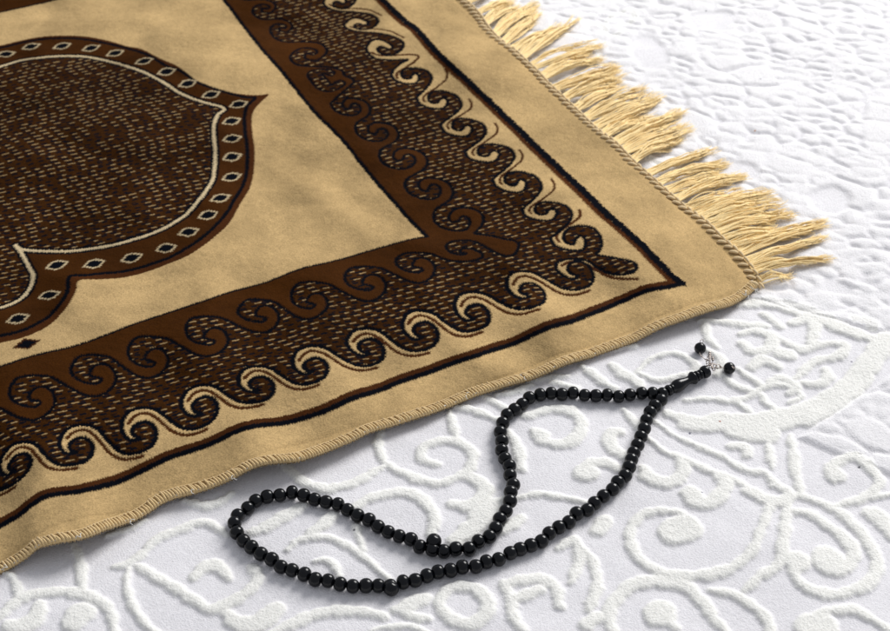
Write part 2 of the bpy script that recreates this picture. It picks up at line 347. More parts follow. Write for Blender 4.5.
bed['label'] = 'white cotton bedspread with raised tufted scrolls spread under the rug and beads'; bed['category'] = 'bedspread'

# ------------------------------------------------------------------ rug: shape
ANG_B = math.radians(207.9); ANG_A = ANG_B - math.pi / 2
eB = np.array([math.cos(ANG_B), math.sin(ANG_B)]); eA = np.array([math.cos(ANG_A), math.sin(ANG_A)])
RT = .0054                                   # height of the pile above the bed where the rug lies flat
CORN = unproj(758, 285, RT)
def ab(x, y): dx, dy = x - CORN[0], y - CORN[1]; return dx * eA[0] + dy * eA[1], dx * eB[0] + dy * eB[1]
_lu = np.array([-80, 0, 9, 27, 42, 60, 85, 112, 144, 166, 200, 222, 246, 262, 285, 305, 330, 376, 426, 470, 500, 547, 594, 638, 657, 700, 740, 758])
_lv = np.array([598, 569, 567, 556, 545, 541, 536, 525, 513, 498, 490, 482, 470, 464, 460, 456, 448, 428, 413, 396, 386, 371, 354, 339, 328, 313, 298, 285])
_lz = np.array([1, 0.5, .8, 3.2, 7, 8.5, 7, 4, 2, 2.2, 3, 4.2, 8.0, 9, 8, 5.5, 3, 1.5, .8, 1.5, 2.0, 1.2, 1.5, 2.0, 4.0, 3.5, 2, 0]) * .00115
_p = np.array([unproj(u, v, RT + z) for u, v, z in zip(_lu, _lv, _lz)]); _la, _lb = ab(_p[:, 0], _p[:, 1])
_o = np.argsort(_lb); _lbs, _lzs = _lb[_o], _lz[_o]
def lift(bv):
    s = 0
    for k, wgt in ((-.004, .25), (0, .5), (.004, .25)): s = s + wgt * np.interp(bv + k, _lbs, _lzs)
    return s
def rug_h(x, y):
    a, bv = ab(x, y); a = np.maximum(a, 0)
    z = RT + lift(bv + .10 * a) * np.exp(-(a / .11) ** 1.5)
    z = z + .0034 * sstep(0, .05, a) + .0034 * noise2(bv + .2 * a, a * .25, .030, 63) * np.exp(-(a / .12) ** 2)
    z = z + .0016 * noise2(a, bv, .045, 61) + .0032 * sstep(.02, .12, a) * noise2(a, bv, .11, 62)
    z = z + .0035 * np.exp(-((bv - .035) / .03) ** 2) * np.exp(-((a - .115) / .05) ** 2) + .003 * np.exp(-((bv - .05) / .03) ** 2) * np.exp(-((a - .36) / .035) ** 2)
    return z - .0016 * np.exp(-np.maximum(np.minimum(a, bv), 0) / .003)
def on_rug(P):
    """photo points -> points of the rug's surface"""
    P = np.asarray(P, float).reshape(-1, 2); z = np.full(len(P), RT)
    for _ in range(12): q = unproj(P[:, 0], P[:, 1], z); z = .4 * z + .6 * rug_h(q[:, 0], q[:, 1])
    return unproj(P[:, 0], P[:, 1], z)
RIGHT = [(425,-38),(440,-24),(458,-6),(476,11),(487,27),(499,39.6),(512,48.5),(523,59),(535,70),(548,84),(562,97),(578,112),(596,129),(614,142),(628,157),(641,169),(660,186),(683,206),(702,219),(720,237),(738,253),(752,271),(758,284.5)]
BOTTOM = [(758,284.5),(742,297),(726,304.5),(689,316),(657,328),(638,338),(594,354),(547,371),(500,386),(470,396),(426,413),(376,428),(354,438),(325,450),(297,459),(275,461),(256,465),(246,469.5),(230,478),(200,489.5),(166.5,499),(144,513),(112.5,525),(85.5,535.5),(56,541),(38,546),(27,555),(9,566.6),(-15,576),(-60,594)]
Rw = on_rug(RIGHT[::-1]); Bw = on_rug(BOTTOM)
# smooth, extend past the frame, resample
def prep(W, ext_dir, ext_len):
    W = catmull(W, 4); W = np.vstack([W, W[-1] + ext_dir * ext_len]); return W
Rw = prep(Rw, eA, .26); Bw = prep(Bw, eB, .14)
STEP = .0005
Rs = resample(Rw, STEP); Bs = resample(Bw, STEP)
SX = Rs[:, None, 0] + Bs[None, :, 0] - Rs[0, 0]; SY = Rs[:, None, 1] + Bs[None, :, 1] - Rs[0, 1]

# ------------------------------------------------------------------ rug: woven pattern, drawn in the rug's own flat frame
RS = .00042
Aq, Bq = ab(SX, SY); A0, A1, B0, B1 = Aq.min() - .004, Aq.max() + .004, Bq.min() - .004, Bq.max() + .004
na = int((A1 - A0) / RS) + 1; nb = int((B1 - B0) / RS) + 1
ga = A0 + np.arange(na) * RS; gb = B0 + np.arange(nb) * RS
GA, GB = np.meshgrid(ga, gb, indexing='ij')
# knots: every tuft row shifts a little, giving the weave's saw-toothed outlines
rowj = np.repeat(rng.uniform(.3, 1, na // 2 + 2) * np.where(np.arange(na // 2 + 2) % 2, 1, -1), 2)[:na] * .00062; colj = np.repeat(rng.uniform(.2, 1, nb // 2 + 2) * np.where(np.arange(nb // 2 + 2) % 2, 1, -1), 2)[:nb] * .00050
JA = GA + colj[None, :] + .0003 * noise2(GA, GB, .0012, 71); JB = GB + rowj[:, None] + .0003 * noise2(GA, GB, .0012, 72)
def to_ab(P, world=False):
    W = P if world else on_rug(P); a, bv = ab(W[:, 0], W[:, 1]); return np.stack([a, bv], -1)
def fill(poly):
    """even-odd scanline fill of a polygon given in (a,b)"""
    poly = np.asarray(poly); M = np.zeros((na, nb), bool); P0 = poly; P1 = np.roll(poly, -1, 0)
    for i in range(na):
        a = ga[i]; m = ((P0[:, 0] <= a) & (P1[:, 0] > a)) | ((P1[:, 0] <= a) & (P0[:, 0] > a))
        if not m.any(): continue
        q0, q1 = P0[m], P1[m]; xb = np.sort(q0[:, 1] + (a - q0[:, 0]) / (q1[:, 0] - q0[:, 0]) * (q1[:, 1] - q0[:, 1]))
        idx = np.clip(np.round((xb - B0) / RS).astype(int) + int(round(rowj[i] / RS)), 0, nb)
        for k in range(0, len(idx) - 1, 2): M[i, idx[k]:idx[k + 1]] = True
    return M
def line_d(P, r, D=None):
    """distance field (window-limited) to a polyline in (a,b)"""
    if D is None: D = np.full((na, nb), 1.0, np.float32)
    for i in range(len(P) - 1):
        p, q = P[i], P[i + 1]; R = r + .002
        s0 = slice(max(0, int((min(p[0], q[0]) - R - A0) / RS)), max(0, min(na, int((max(p[0], q[0]) + R - A0) / RS) + 2)))
        s1 = slice(max(0, int((min(p[1], q[1]) - R - B0) / RS)), max(0, min(nb, int((max(p[1], q[1]) + R - B0) / RS) + 2)))
        if s0.stop <= s0.start or s1.stop <= s1.start: continue
        D[s0, s1] = np.minimum(D[s0, s1], seg_dist(JA[s0, s1], JB[s0, s1], p, q))
    return D
BEIGE, BROWN, BLACK, LINE, FLECK, CREAM = (np.array(c) for c in ((.445, .305, .142), (.042, .0132, .0017), (.0012, .0018, .0042), (.062, .019, .0045), (.031, .0103, .0014), (.60, .47, .28)))
IMG = np.broadcast_to(BEIGE, (na, nb, 3)).astype(np.float32).copy(); PILE = np.zeros((na, nb), np.float32); DARK = np.zeros((na, nb), bool)
def paint(M, c, pile=0.0, dark=False): IMG[M] = c; PILE[M] = pile; DARK[M] = dark
def px(pts, off, s): return [(off[0] + x / s, off[1] + y / s) for x, y in pts]

# wave scroll templates; each runs from one hook's outermost point to the next
TOB = px([(150,290),(158,245),(190,195),(240,168),(320,157),(400,167),(470,200),(530,250),(590,295),(650,335),(715,357),(775,360),(845,347),(903,322),(943,282),(958,232),(948,172),(913,130),(865,106),(815,106),(772,125),(746,160),(748,195),(775,222),(822,236),(785,256),(735,252),(690,222),(655,180),(645,140)], (330,310), 8.89)
TOBL = px([(207,278),(235,243),(285,213),(345,207),(420,236),(498,296),(575,360),(655,396),(735,406),(815,394),(878,376)], (330,310), 8.89)
TIB = px([(70,460),(95,400),(150,355),(230,348),(310,356),(390,373),(450,410),(520,460),(580,500),(650,525),(710,525),(780,500),(840,450),(865,390),(845,330),(800,300),(740,300),(692,335),(680,372),(715,383),(752,398),(742,420),(700,432),(620,415),(565,380),(545,330)], (230,260), 8.89)
TOA = px([(45,290),(75,330),(140,355),(220,365),(290,355),(325,320),(325,285),(290,270),(255,285),(238,312),(190,317),(155,300),(147,265),(175,230),(240,215),(320,220),(400,240),(445,280),(455,325),(420,380),(370,430),(325,467),(295,495),(290,515)], (460,120), 8.89)
TOAL = px([(276,40),(300,78),(293,122),(245,166),(192,206),(136,240),(108,268),(103,295),(120,312)], (460,120), 8.89)
TIA = px([(350,300),(360,350),(400,395),(470,425),(560,435),(630,415),(665,375),(660,330),(620,305),(575,315),(555,350),(520,360),(480,340),(475,305),(510,265),(580,250),(660,262),(730,290),(770,340),(775,390),(740,440),(670,480),(600,520),(575,570)], (340,120), 8.89)
TOM = px([(395,230),(420,190),(470,162),(530,165),(590,188),(602,210),(570,222),(515,208),(485,225),(502,252),(580,263),(650,240),(692,195),(675,150),(600,120),(480,105),(360,98),(270,78),(212,30)], (300,0), 8.89)
TOML = px([(265,40),(330,70),(420,75),(520,75),(620,88),(680,115),(725,135)], (300,0), 8.89)
TIM = px([(410,430),(430,390),(480,360),(550,355),(600,370),(605,393),(570,405),(530,395),(515,420),(540,440),(600,445),(650,420),(680,380),(660,340),(600,315),(500,310),(380,310),(310,290),(270,250),(262,225)], (235,0), 7.417)
def fit(T, Ls, endpoint=True):
    """repeat template T along anchors Ls (all in rug (a,b)), turning and scaling it to each gap"""
    T = to_ab(T); d = T[-1] - T[0]; out = []
    for p, q in zip(Ls[:-1], Ls[1:]):
        e = q - p; k = complex(*e) / complex(*d); z = [complex(*(t - T[0])) * k for t in T]
        out.append(np.array([[p[0] + c.real, p[1] + c.imag] for c in z]))
    return out
def ext_left(L, n=2):
    L = [tuple(p) for p in L]
    for _ in range(n): L.insert(0, (2 * L[0][0] - L[1][0], 2 * L[0][1] - L[1][1]))
    return L
def ext_ab(L, n): 
    L = [np.array(p) for p in L]
    for _ in range(n): L.insert(0, 2 * L[0] - L[1])
    return L
OB = ext_ab(to_ab([(0,462.5),(59.8,440.4),(121.6,425.6),(181.3,403.6),(238.4,380.4),(293,363.5),(347,343),(402.5,326),(455,308.5),(507.8,287.6),(556,267.3)]), 3)
IB = ext_ab(to_ab([(9.4,394),(70.8,370.4),(128,352.5),(186.3,332),(237.9,311.7),(291.3,297),(345,279.3),(395.7,262.4)]), 3)
OA = to_ab([(391.7,75.5),(417,98.5),(441,125.5),(465.5,152.6),(493,180.5),(522.5,210.5),(551,239.5)])
IA = to_ab([(331.3,103),(355.4,127),(379.4,153.7),(404.7,184),(433.6,215.3)])
OM = list(to_ab([(366.4,47.8),(344.4,25.9),(323.6,3.4),(303,-19)])); IM = list(to_ab([(290.3,58),(270.3,30.3),(252.5,12),(234,-8)]))
for L in (OM, IM):
    for _ in range(4): L.append(2 * L[-1] - L[-2])
cornerO = to_ab(px([(95,340),(105,310),(160,290),(230,290),(290,305),(340,340),(390,367),(440,382),(500,380),(550,370),(572,340),(560,312),(520,298),(450,285),(400,275),(335,262),(355,235),(365,190),(350,140),(310,105),(250,92),(190,100),(148,130),(138,165),(160,195),(200,203),(215,170),(235,152),(262,165),(270,200),(255,235),(200,240),(140,230),(85,205),(65,175)], (540,210), 5.933))
cornerI = to_ab(px([(-85,430),(-75,400),(-45,380),(0,372),(70,372),(130,380),(180,400),(240,418),(320,425),(390,415),(432,388),(400,360),(350,345),(308,350),(300,366),(335,376),(290,383),(240,368),(215,340),(230,312),(280,300),(360,300),(420,320),(470,350),(530,380),(590,390),(630,370),(645,330),(620,300),(560,290),(480,270),(415,262),(385,255),(420,215),(435,170),(415,130),(360,108),(290,105),(245,130),(230,165),(250,190),(290,178),(310,155),(345,165),(355,200),(330,235),(270,240),(200,225),(150,190),(140,150)], (410,190), 5.933))
dartO = to_ab(px([(235,560),(240,530),(265,500),(310,465),(355,443),(280,443),(180,442),(110,430),(62,392),(45,352)], (360,0), 7.417))
dartI = to_ab(px([(380,430),(440,370),(500,320),(545,275),(535,250),(480,225),(460,190),(400,170),(300,160),(150,150),(100,130),(75,95)], (280,45), 7.417))
def chain(parts, n=4):
    P = np.vstack(parts); k = [0] + [i for i in range(1, len(P)) if np.linalg.norm(P[i] - P[i - 1]) > .0004]; return catmull(P[k], n)
chO = chain(fit(TOB, OB) + [cornerO] + [s[::-1] for s in fit(TOA, OA)[::-1]] + [dartO] + fit(TOM, OM))
chI = chain(fit(TIB, IB) + [cornerI] + [s[::-1] for s in fit(TIA, IA)[::-1]] + [dartI] + fit(TIM, IM))
inA = [(181,-55),(200,-30),(224,0),(235,14),(262,49),(289,80),(315,112),(341,138),(361,163),(381,187),(404,213),(427,236.5)]
inB = [(-90,397),(-40,382),(0,366.7),(31.5,356),(78.6,344.7),(107,334.5),(141,321.5),(178,309.5),(205,300.5),(230,292),(269.4,281),(297.5,269.8),(329,262),(370,250.5),(411,239.3),(427,236.5)]
lnA = [(348,-40),(366,-18),(383,0),(396.4,13.5),(407,23),(415,28),(423.4,37),(435.5,51),(454.4,68.8),(470.6,83.6),(490,102),(508.4,120),(519.6,130.5),(532,143),(543,153.5),(560,169.5),(580,188),(602.4,210),(621,226),(641,244),(658,262),(672,276),(682,283.5)]
lnB = [(-90,570),(-40,546),(0,526.5),(20.4,514.4),(37.8,500.8),(52,495),(82,491),(110,484.5),(129.4,477),(151.5,466.5),(170,457.5),(195.5,449.5),(217.5,441),(236.4,431.5),(260,425.5),(285,423),(311,416),(330,409),(362,395.5),(402.5,381),(430,372),(456.5,362),(500,348),(531,336),(570,322),(599,311),(616,304),(631,297.6),(648,290.5),(668,287),(682,283.5)]
far = lambda P, da, db: np.array([P[0] + da, P[1] + db])
def closed_region(ch):
    s, e = ch[0], ch[-1]; return np.vstack([ch, [e + [.5, 0]], [e + [.5, .9]], [s + [.9, .9]], [s + [0, .4]]])
paint(fill(closed_region(chO)), FLECK, 0, True)
Mfleck = fill(closed_region(chO))
Msolid = fill(closed_region(chI)); paint(Msolid, BROWN)
wA = catmull(to_ab(inA), 4); wB = catmull(to_ab(inB), 4); inner = np.vstack([wB[:-1], wA[::-1]])
topL = catmull(to_ab([(-90,35),(-40,22),(0,12.3),(57,-.5),(120,-16),(180,-33)]), 4)
Mfield = fill(closed_region(inner)); paint(Mfield, BEIGE)
ts, te = topL[0], topL[-1]
Mtop = fill(np.vstack([topL, [te + [.5, -.05]], [ts + [.5, .3]]])) & Mfield
paint(Mtop, BROWN); 
# medallion
med_o = [(-60,58),(-25,50),(0,45.5),(25,39.5),(50,36),(80,36),(105,40),(126,46),(141,49),(160,58.5),(178,66.5),(192,78),(205,85),(220,90),(240,94),(258,95.2),(268.5,94.3),(262,101),(254,110),(251.5,120),(252.5,135),(254.5,150),(253.5,172),(249.6,188),(240,204),(230,222),(219,233),(200,248),(184,257.5),(159,267.5),(140,274),(120,278),(100,279.5),(79,280.5),(76,290),(70,302),(60,315),(48,326),(30,335),(10,341),(-40,353)]
med_k = [(-60,61),(-25,53),(0,47.8),(25,41.8),(50,38.5),(78,38.5),(103,42.5),(130,49),(147,54.5),(165,65),(180,70.5),(195,81),(207,86),(225,92),(245,97),(255,98),(247,106),(244.5,118),(245,130),(247,147.5),(247,168),(243,185),(232.5,202.5),(228,211),(216,225),(200,239),(184,249.5),(165.5,259),(140,267.5),(118,272),(100,273.5),(86,275.2),(69.5,276.5),(67.5,290),(62,301),(50,315),(36,324),(20,331),(0,335.5),(-40,345)]
med_c = [(-60,80),(-25,72),(0,66.5),(20,60.5),(45,57),(65,56),(85,56.5),(110,61.5),(137,69.5),(150,75),(168,85),(178,92),(200,101),(223.5,107.8),(218,114.5),(214,124),(213.8,135),(215.2,151),(214.2,172),(212,181),(204,193.5),(193,207),(184.4,215.6),(165.5,227.4),(150,234),(137,238.4),(113.6,244.7),(88,249),(70,251),(45,251),(22,249.5),(15.5,245),(22,254),(29,267),(33,275),(31,285),(25,295),(15,302),(0,307.5),(-40,318)]
def med_poly(P):
    P = catmull(to_ab(P), 5); return P, np.vstack([P, [P[-1] + [.0, .3]], [P[0] + [.0, .3]]])
P_o, Q_o = med_poly(med_o); P_k, _ = med_poly(med_k); P_c, Q_c = med_poly(med_c)
paint(fill(Q_o), LINE * .8); paint(fill(med_poly(med_k)[1]), BROWN * .92); Mc = fill(Q_c); paint(Mc, FLECK, 0, True)
island = to_ab(px([(205,225),(225,195),(290,180),(370,182),(405,205),(375,228),(330,208),(315,215),(350,260),(385,295),(415,270),(455,262),(482,285),(455,312),(400,338),(340,342),(280,322),(235,275)], (280,45), 7.417))
Is = catmull(island, 4, True); Mi = fill(Is); paint(Mi, FLECK, 0, True)
Mflk = DARK.copy()
# flecks: short cream and black dashes woven along the weft
PA, PB = .0054, .0082
ia = np.floor(GA / PA).astype(int); fa = GA / PA - ia
rr = np.random.default_rng(5)
tabs = rr.uniform(0, 1, (4, 512, 512))
sh = tabs[0][ia & 511, 0]
UB = GB + sh * PB * 2 + .0003 * noise2(GA, GB, .004, 77); ib = np.floor(UB / PB).astype(int); fb = UB / PB - ib
ra = tabs[1][ia & 511, ib & 511]; rb = tabs[2][ia & 511, ib & 511]; rc = tabs[3][ia & 511, ib & 511]
slant = (fb - .5) * .22
cream = (np.abs(fa - .30 - .22 * (ra - .5) - slant) < .088) & (np.abs(fb - .38) < .20 + .16 * rb) & (ra > .27)
blackd = (np.abs(fa - .72 - .2 * (rb - .5) - slant) < .17) & (np.abs(fb - .62 - .2 * (rc - .5)) < .24 + .12 * ra)
blackd |= (np.abs(fa - .12) < .10) & (np.abs(fb - .85) < .22) & (rc > .45)
IMG[Mflk & blackd] = BLACK * 1.6; IMG[Mflk & cream & ~blackd] = np.array([.30, .205, .095])
IMG[Mflk] *= (1 + .3 * noise2(GA, GB, .0011, 78)[Mflk])[:, None]
# thin brown centre lines of the cream scrolls
for T, Ls, ta in ((TOBL, OB + [to_ab([(605,249)])[0]], TOB), (TOAL, list(OA) + [], TOA), (TOML, OM, TOM)):
    T_ = to_ab(T); B_ = to_ab(ta)
    for i in range(len(Ls) - 1):
        p, q = Ls[i], Ls[i + 1]; d = B_[-1] - B_[0]; k = complex(*(q - p)) / complex(*d)
        if T is TOML: p = q; k = 1; base = B_[-1]
        else: base = B_[0]
        z = [complex(*(t - base)) * k for t in T_]; pl = catmull(np.array([[p[0] + c.real, p[1] + c.imag] for c in z]), 4)
        if T is TOBL and i == len(OB) - 1: pl = catmull(to_ab(px([(130,330),(160,312),(200,303),(250,310),(300,335),(350,365),(400,392),(450,405),(510,410),(575,408)], (540,210), 5.933)), 4)
        if T is TOAL and i == 0: continue
        paint((line_d(pl, .002) < (.00140 if T is TOBL else .00108)) & ~Mfleck, LINE * .85, -.0002)
paint((line_d(catmull(to_ab(px([(85,390),(150,410),(300,408),(400,405),(436,422),(400,460),(340,500),(290,530),(270,560),(280,580)], (360,0), 7.417)), 4), .002) < .0013), LINE * .85)
paint((line_d(catmull(to_ab(px([(235,0),(238,35),(200,70),(140,110),(105,140),(100,170),(115,190)], (540,210), 5.933)), 4), .002) < .0013), LINE * .85)
# outlines
D = line_d(chO, .003); paint(D < .0017 - .00030 * (GB < .16), BLACK, -.0003)
D = line_d(chI, .003); paint(D < .0013, BLACK, -.0003)
paint(line_d(np.vstack([Is, Is[:1]]), .002) < .00112, BLACK, -.0003)
paint(line_d(wB, .003) < .00100, BLACK, -.0002); paint(line_d(wA, .003) < .0018 + .0004 * noise2(GA, GB, .0025, 75), BLACK, -.0002); paint(line_d(topL, .003) < .0012, BLACK)
def shift(P, d):
    T = np.gradient(P, axis=0); T /= np.linalg.norm(T, axis=1)[:, None]; return P + np.stack([-T[:, 1], T[:, 0]], -1) * d
LA = catmull(to_ab(lnA), 4); LB = catmull(to_ab(lnB), 4)
LA2 = LA + [0, .0046]; LB2 = LB + [.0040, 0]
paint(line_d(LB2, .004) < .0022, LINE * .75, .0001); paint(line_d(LA2, .004) < .0019, LINE, .0001)
paint(line_d(LA, .004) < .0031 + .0007 * noise2(GA, GB, .0016, 76) * (GB < .2), BLACK, .0004); paint(line_d(LB, .004) < .0022, BLACK, .0001)
Dk = line_d(P_k, .003); paint(Dk < .0016, BLACK, -.0002)
Dc = line_d(P_c, .006); paint(Dc < .0036, BLACK, -.0002); paint(Dc < .00135, CREAM * .78, 0)
# medallion diamonds
for (u, v) in [(6,54),(31,46.5),(62,46),(91,48),(115,53),(144,61),(166.5,71.5),(187.5,83.5),(211,94.5),(238.5,104.2),(231.5,121),(232,138.5),(232,156.8),(231.5,177),(220.5,198),(208,215),(188.5,232),(166,248),(131.5,257.8),(94,263.8),(57,265),(49,295),(18,318.5),(-20,62),(-20,328)]:
    c = to_ab([(u, v)])[0]; da = np.abs(JA - c[0]); db = np.abs(JB - c[1]) 
    s0 = slice(max(0, int((c[0] - .012 - A0) / RS)), max(0, int((c[0] + .012 - A0) / RS))); s1 = slice(max(0, int((c[1] - .014 - B0) / RS)), max(0, int((c[1] + .014 - B0) / RS)))
    if s0.stop <= 0 or s1.stop <= 0 or s1.start >= nb or s0.start >= na: continue
    qa = np.abs(JA[s0, s1] - c[0]) / .0056; qb = np.abs(JB[s0, s1] - c[1]) / .0088; q = np.maximum(qa * 1.02, qa * .72 + qb)
    I = IMG[s0, s1]; I[q < 1] = CREAM * .72; I[q < .76] = BLACK
c = to_ab([(26.5, 344)])[0]; q = np.abs(JA - c[0]) / .0060 + np.abs(JB - c[1]) / .0100; IMG[q < 1] = LINE * .7; IMG[q < .72] = BLACK
# soften by one knot; fine wool variation; velvet's nap shading painted into the colour
K = np.zeros_like(IMG); cnt = 0
for di, dj, wgt in ((0, 0, 9), (1, 0, 1), (-1, 0, 1), (0, 1, 1), (0, -1, 1)): K += wgt * np.roll(np.roll(IMG, di, 0), dj, 1); cnt += wgt
IMG = K / cnt
nap_shade = (noise2(GA, GB, .03, 81) * .9 + noise2(GA, GB, .011, 82) * .3 + noise2(GA, GB, .0035, 83) * .35)
IMG *= (1 + .20 * nap_shade + .05 * noise2(GA, GB, .0012, 84))[..., None]

# sample the pattern at the mesh's vertices
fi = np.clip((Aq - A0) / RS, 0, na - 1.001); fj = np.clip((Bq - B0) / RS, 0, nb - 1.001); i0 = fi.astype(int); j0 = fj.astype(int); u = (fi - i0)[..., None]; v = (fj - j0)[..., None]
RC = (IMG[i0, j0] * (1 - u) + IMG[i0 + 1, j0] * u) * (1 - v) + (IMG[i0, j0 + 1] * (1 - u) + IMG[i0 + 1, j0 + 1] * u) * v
RZ = rug_h(SX, SY) + PILE[i0, j0] + .00010 * noise2(SX, SY, .0008, 91) + .00012 * noise2(SX, SY, .003, 92)
# keep only what a viewer near the camera could see: drop the far upper-left of the sheet
nr, ncol = SX.shape
dd = CP * (SY - CAM_Y) - SP * (RZ - CAM_H); U = 445 + F_PX * SX / dd; Vv = 315.5 - F_PX * (SP * (SY - CAM_Y) + CP * (RZ - CAM_H)) / dd
keepv = (U > -150) & (Vv > -110) & (Vv < 760)
Fq = grid_faces(nr, ncol); Fq = Fq[keepv.ravel()[Fq].all(1)]
# skirt: the cut edge of the cloth going down to its backing
V = np.stack([SX, SY, RZ], -1)
root = thing('prayer_rug', 'brown and beige velvet prayer rug with wave scroll border and fringed edge', 'rug', (float(CORN[0]), float(CORN[1]), 0.0))
org = (float(CORN[0]), float(CORN[1]), 0.0)
used = np.unique(Fq); remap = np.full(nr * ncol, -1); remap[used] = np.arange(len(used))
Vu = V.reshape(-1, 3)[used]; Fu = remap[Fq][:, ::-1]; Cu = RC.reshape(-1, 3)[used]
e1 = np.array([k for k in range(nr) if remap[k * ncol] >= 0]); e2 = np.array([k for k in range(ncol) if remap[k] >= 0])
def skirt(idx, sgn):
    global Vu, Fu, Cu
    top = remap[idx]; n0 = len(Vu); low = Vu[top].copy(); low[:, 2] -= .0022
    Vu = np.vstack([Vu, low]); Cu = np.vstack([Cu, Cu[top]]); a = np.arange(len(top) - 1)
    f = np.stack([top[a], top[a + 1], n0 + a + 1, n0 + a], -1); Fu = np.vstack([Fu, f if sgn else f[:, ::-1]])
skirt(e1 * ncol, True); skirt(e2, False)
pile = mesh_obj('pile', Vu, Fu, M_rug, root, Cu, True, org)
# backing cloth under the pile (coarse)
st = 12; BVx = V[::st, ::st]; kv = keepv[::st, ::st].ravel(); BV = BVx.reshape(-1, 3).copy(); BV[:, 2] -= .0023
Fb = grid_faces(*BVx.shape[:2]); Fb = Fb[kv[Fb].all(1)]; us = np.unique(Fb); rm = np.full(len(BV), -1); rm[us] = np.arange(len(us))
mesh_obj('backing', BV[us], rm[Fb], M_back, root, None, True, org)

# ------------------------------------------------------------------ rug: stitched edges
def edge3(W, step):      # points along an edge with height
    Q = resample(W, step); return np.c_[Q, rug_h(Q[:, 0], Q[:, 1])]
# right edge: thick slanting whip stitches with a chain along the outside
E = edge3(Rw, .0070); mb = MB()
eA3 = np.array([eA[0], eA[1], 0]); eB3 = np.array([eB[0], eB[1], 0])
for i in range(0, len(E) - 1):
    p = E[i] + [0, 0, .0004]; k = random.uniform(.88, 1.12)
    a = p + eA3 * .0032 * k + eB3 * (.0060 * random.uniform(.85, 1.15)); a[2] = rug_h(a[0], a[1]) + .0003
    mb.capsule(a, p - eA3 * .0012 + eB3 * .0004,   .0014 * random.uniform(.9, 1.1), 9, .8, .0009)
    # chain loop along the outside of the edge
    q = p - eA3 * .0064 - eB3 * .0002; q[2] = E[i + 1][2] + .0002
    mb.capsule(p + eA3 * .0010 - eB3 * .0014 + [0, 0, .0003], q - eB3 * .0004, .00105 * random.uniform(.9, 1.1), 8, .9, .0006)
    mb.capsule(p + [0, 0, -.0004] + eA3 * .001, p - eB3 * .0012 - eA3 * .002 + [0, 0, -.0036], .0010, 6)
mb.build('whipstitch_edging', M_braid, root, org)
# bottom edge: fine overlock stitches over the rolled hem
Eb = edge3(Bw, .0020); Tn = np.gradient(Eb, axis=0); Tn /= np.linalg.norm(Tn, axis=1)[:, None]
mb = MB(); inn = np.array([eA[0], eA[1], 0])
mb.tube(Eb + inn * .0012 + [0, 0, -.0011], .0016, 8)
for i in range(1, len(Eb) - 1):
    t = Tn[i]; p = Eb[i] + t * random.uniform(-.0004, .0004); w_ = random.uniform(.82, 1.14); sk = random.uniform(.2, .45)
    pts = []
    for k, (o, z) in enumerate(((.0058, .0001), (.0042, .0006), (.0022, .0009), (.0004, .0006), (-.0008, -.0007), (-.0004, -.0022), (.001, -.0030))):
        c = p + inn * o * w_ + t * (.0011 + o * sk); s = c.copy(); 
        if o > 0: s[2] = rug_h(c[0], c[1]) + z
        else: s[2] = p[2] + z
        pts.append(s)
    mb.tube(np.array(pts), np.array([.0005, .00078, .0009, .00092, .0009, .0008, .0005]) * random.uniform(.85, 1.1), 6)
inner_line = Eb + inn * .0056; inner_line[:, 2] = rug_h(inner_line[:, 0], inner_line[:, 1]) + .0003
mb.tube(inner_line, .00045, 5)
mb.build('overlock_edging', M_lock, root, org)
# loose white thread ends
for (u, v, kind) in [(190,492,0),(81,538,0),(8,568,0),(466,396,0),(523,378,0),(754,290,1),(746,296,1),(130,522,0),(232,480,0),(757,284,2)]:
    q = on_rug([(u, v)])[0]; z = float(rug_h(q[0], q[1])); p = np.array([q[0], q[1], z + .0006]); mb = MB()
    n = 3 if kind else 2
    for k in range(n):
        ang = random.uniform(0, 6.28); d = np.array([math.cos(ang), math.sin(ang), 0]); s = .0030 if kind == 0 else .0055
        side_ = np.array([-d[1], d[0], 0]); f = random.uniform(.3, .8)
        mb.tube([p, p + d * s * .4 + side_ * s * .2 * f + [0, 0, .0012], p + d * s * .8 - side_ * s * .2 * f + [0, 0, .0010], p + d * s + side_ * s * .3 - [0, 0, .0005]], .00022, 5)
    mb.build('loose_thread', M_thread, root, org)
# white specks of the lower thread between overlock stitches
mb = MB(); ut = Eb[2:-2] + inn * .0003
ut = ut + np.array([0, 0, 1.0]) * (.0007 * np.sin(np.arange(len(ut)) * 1.3) * np.sin(np.arange(len(ut)) * .23))[:, None] + [0, 0, -.0003]
mb.tube(catmull(ut, 2), .00045, 5)
mb.build('under_thread', M_thread, root, org)

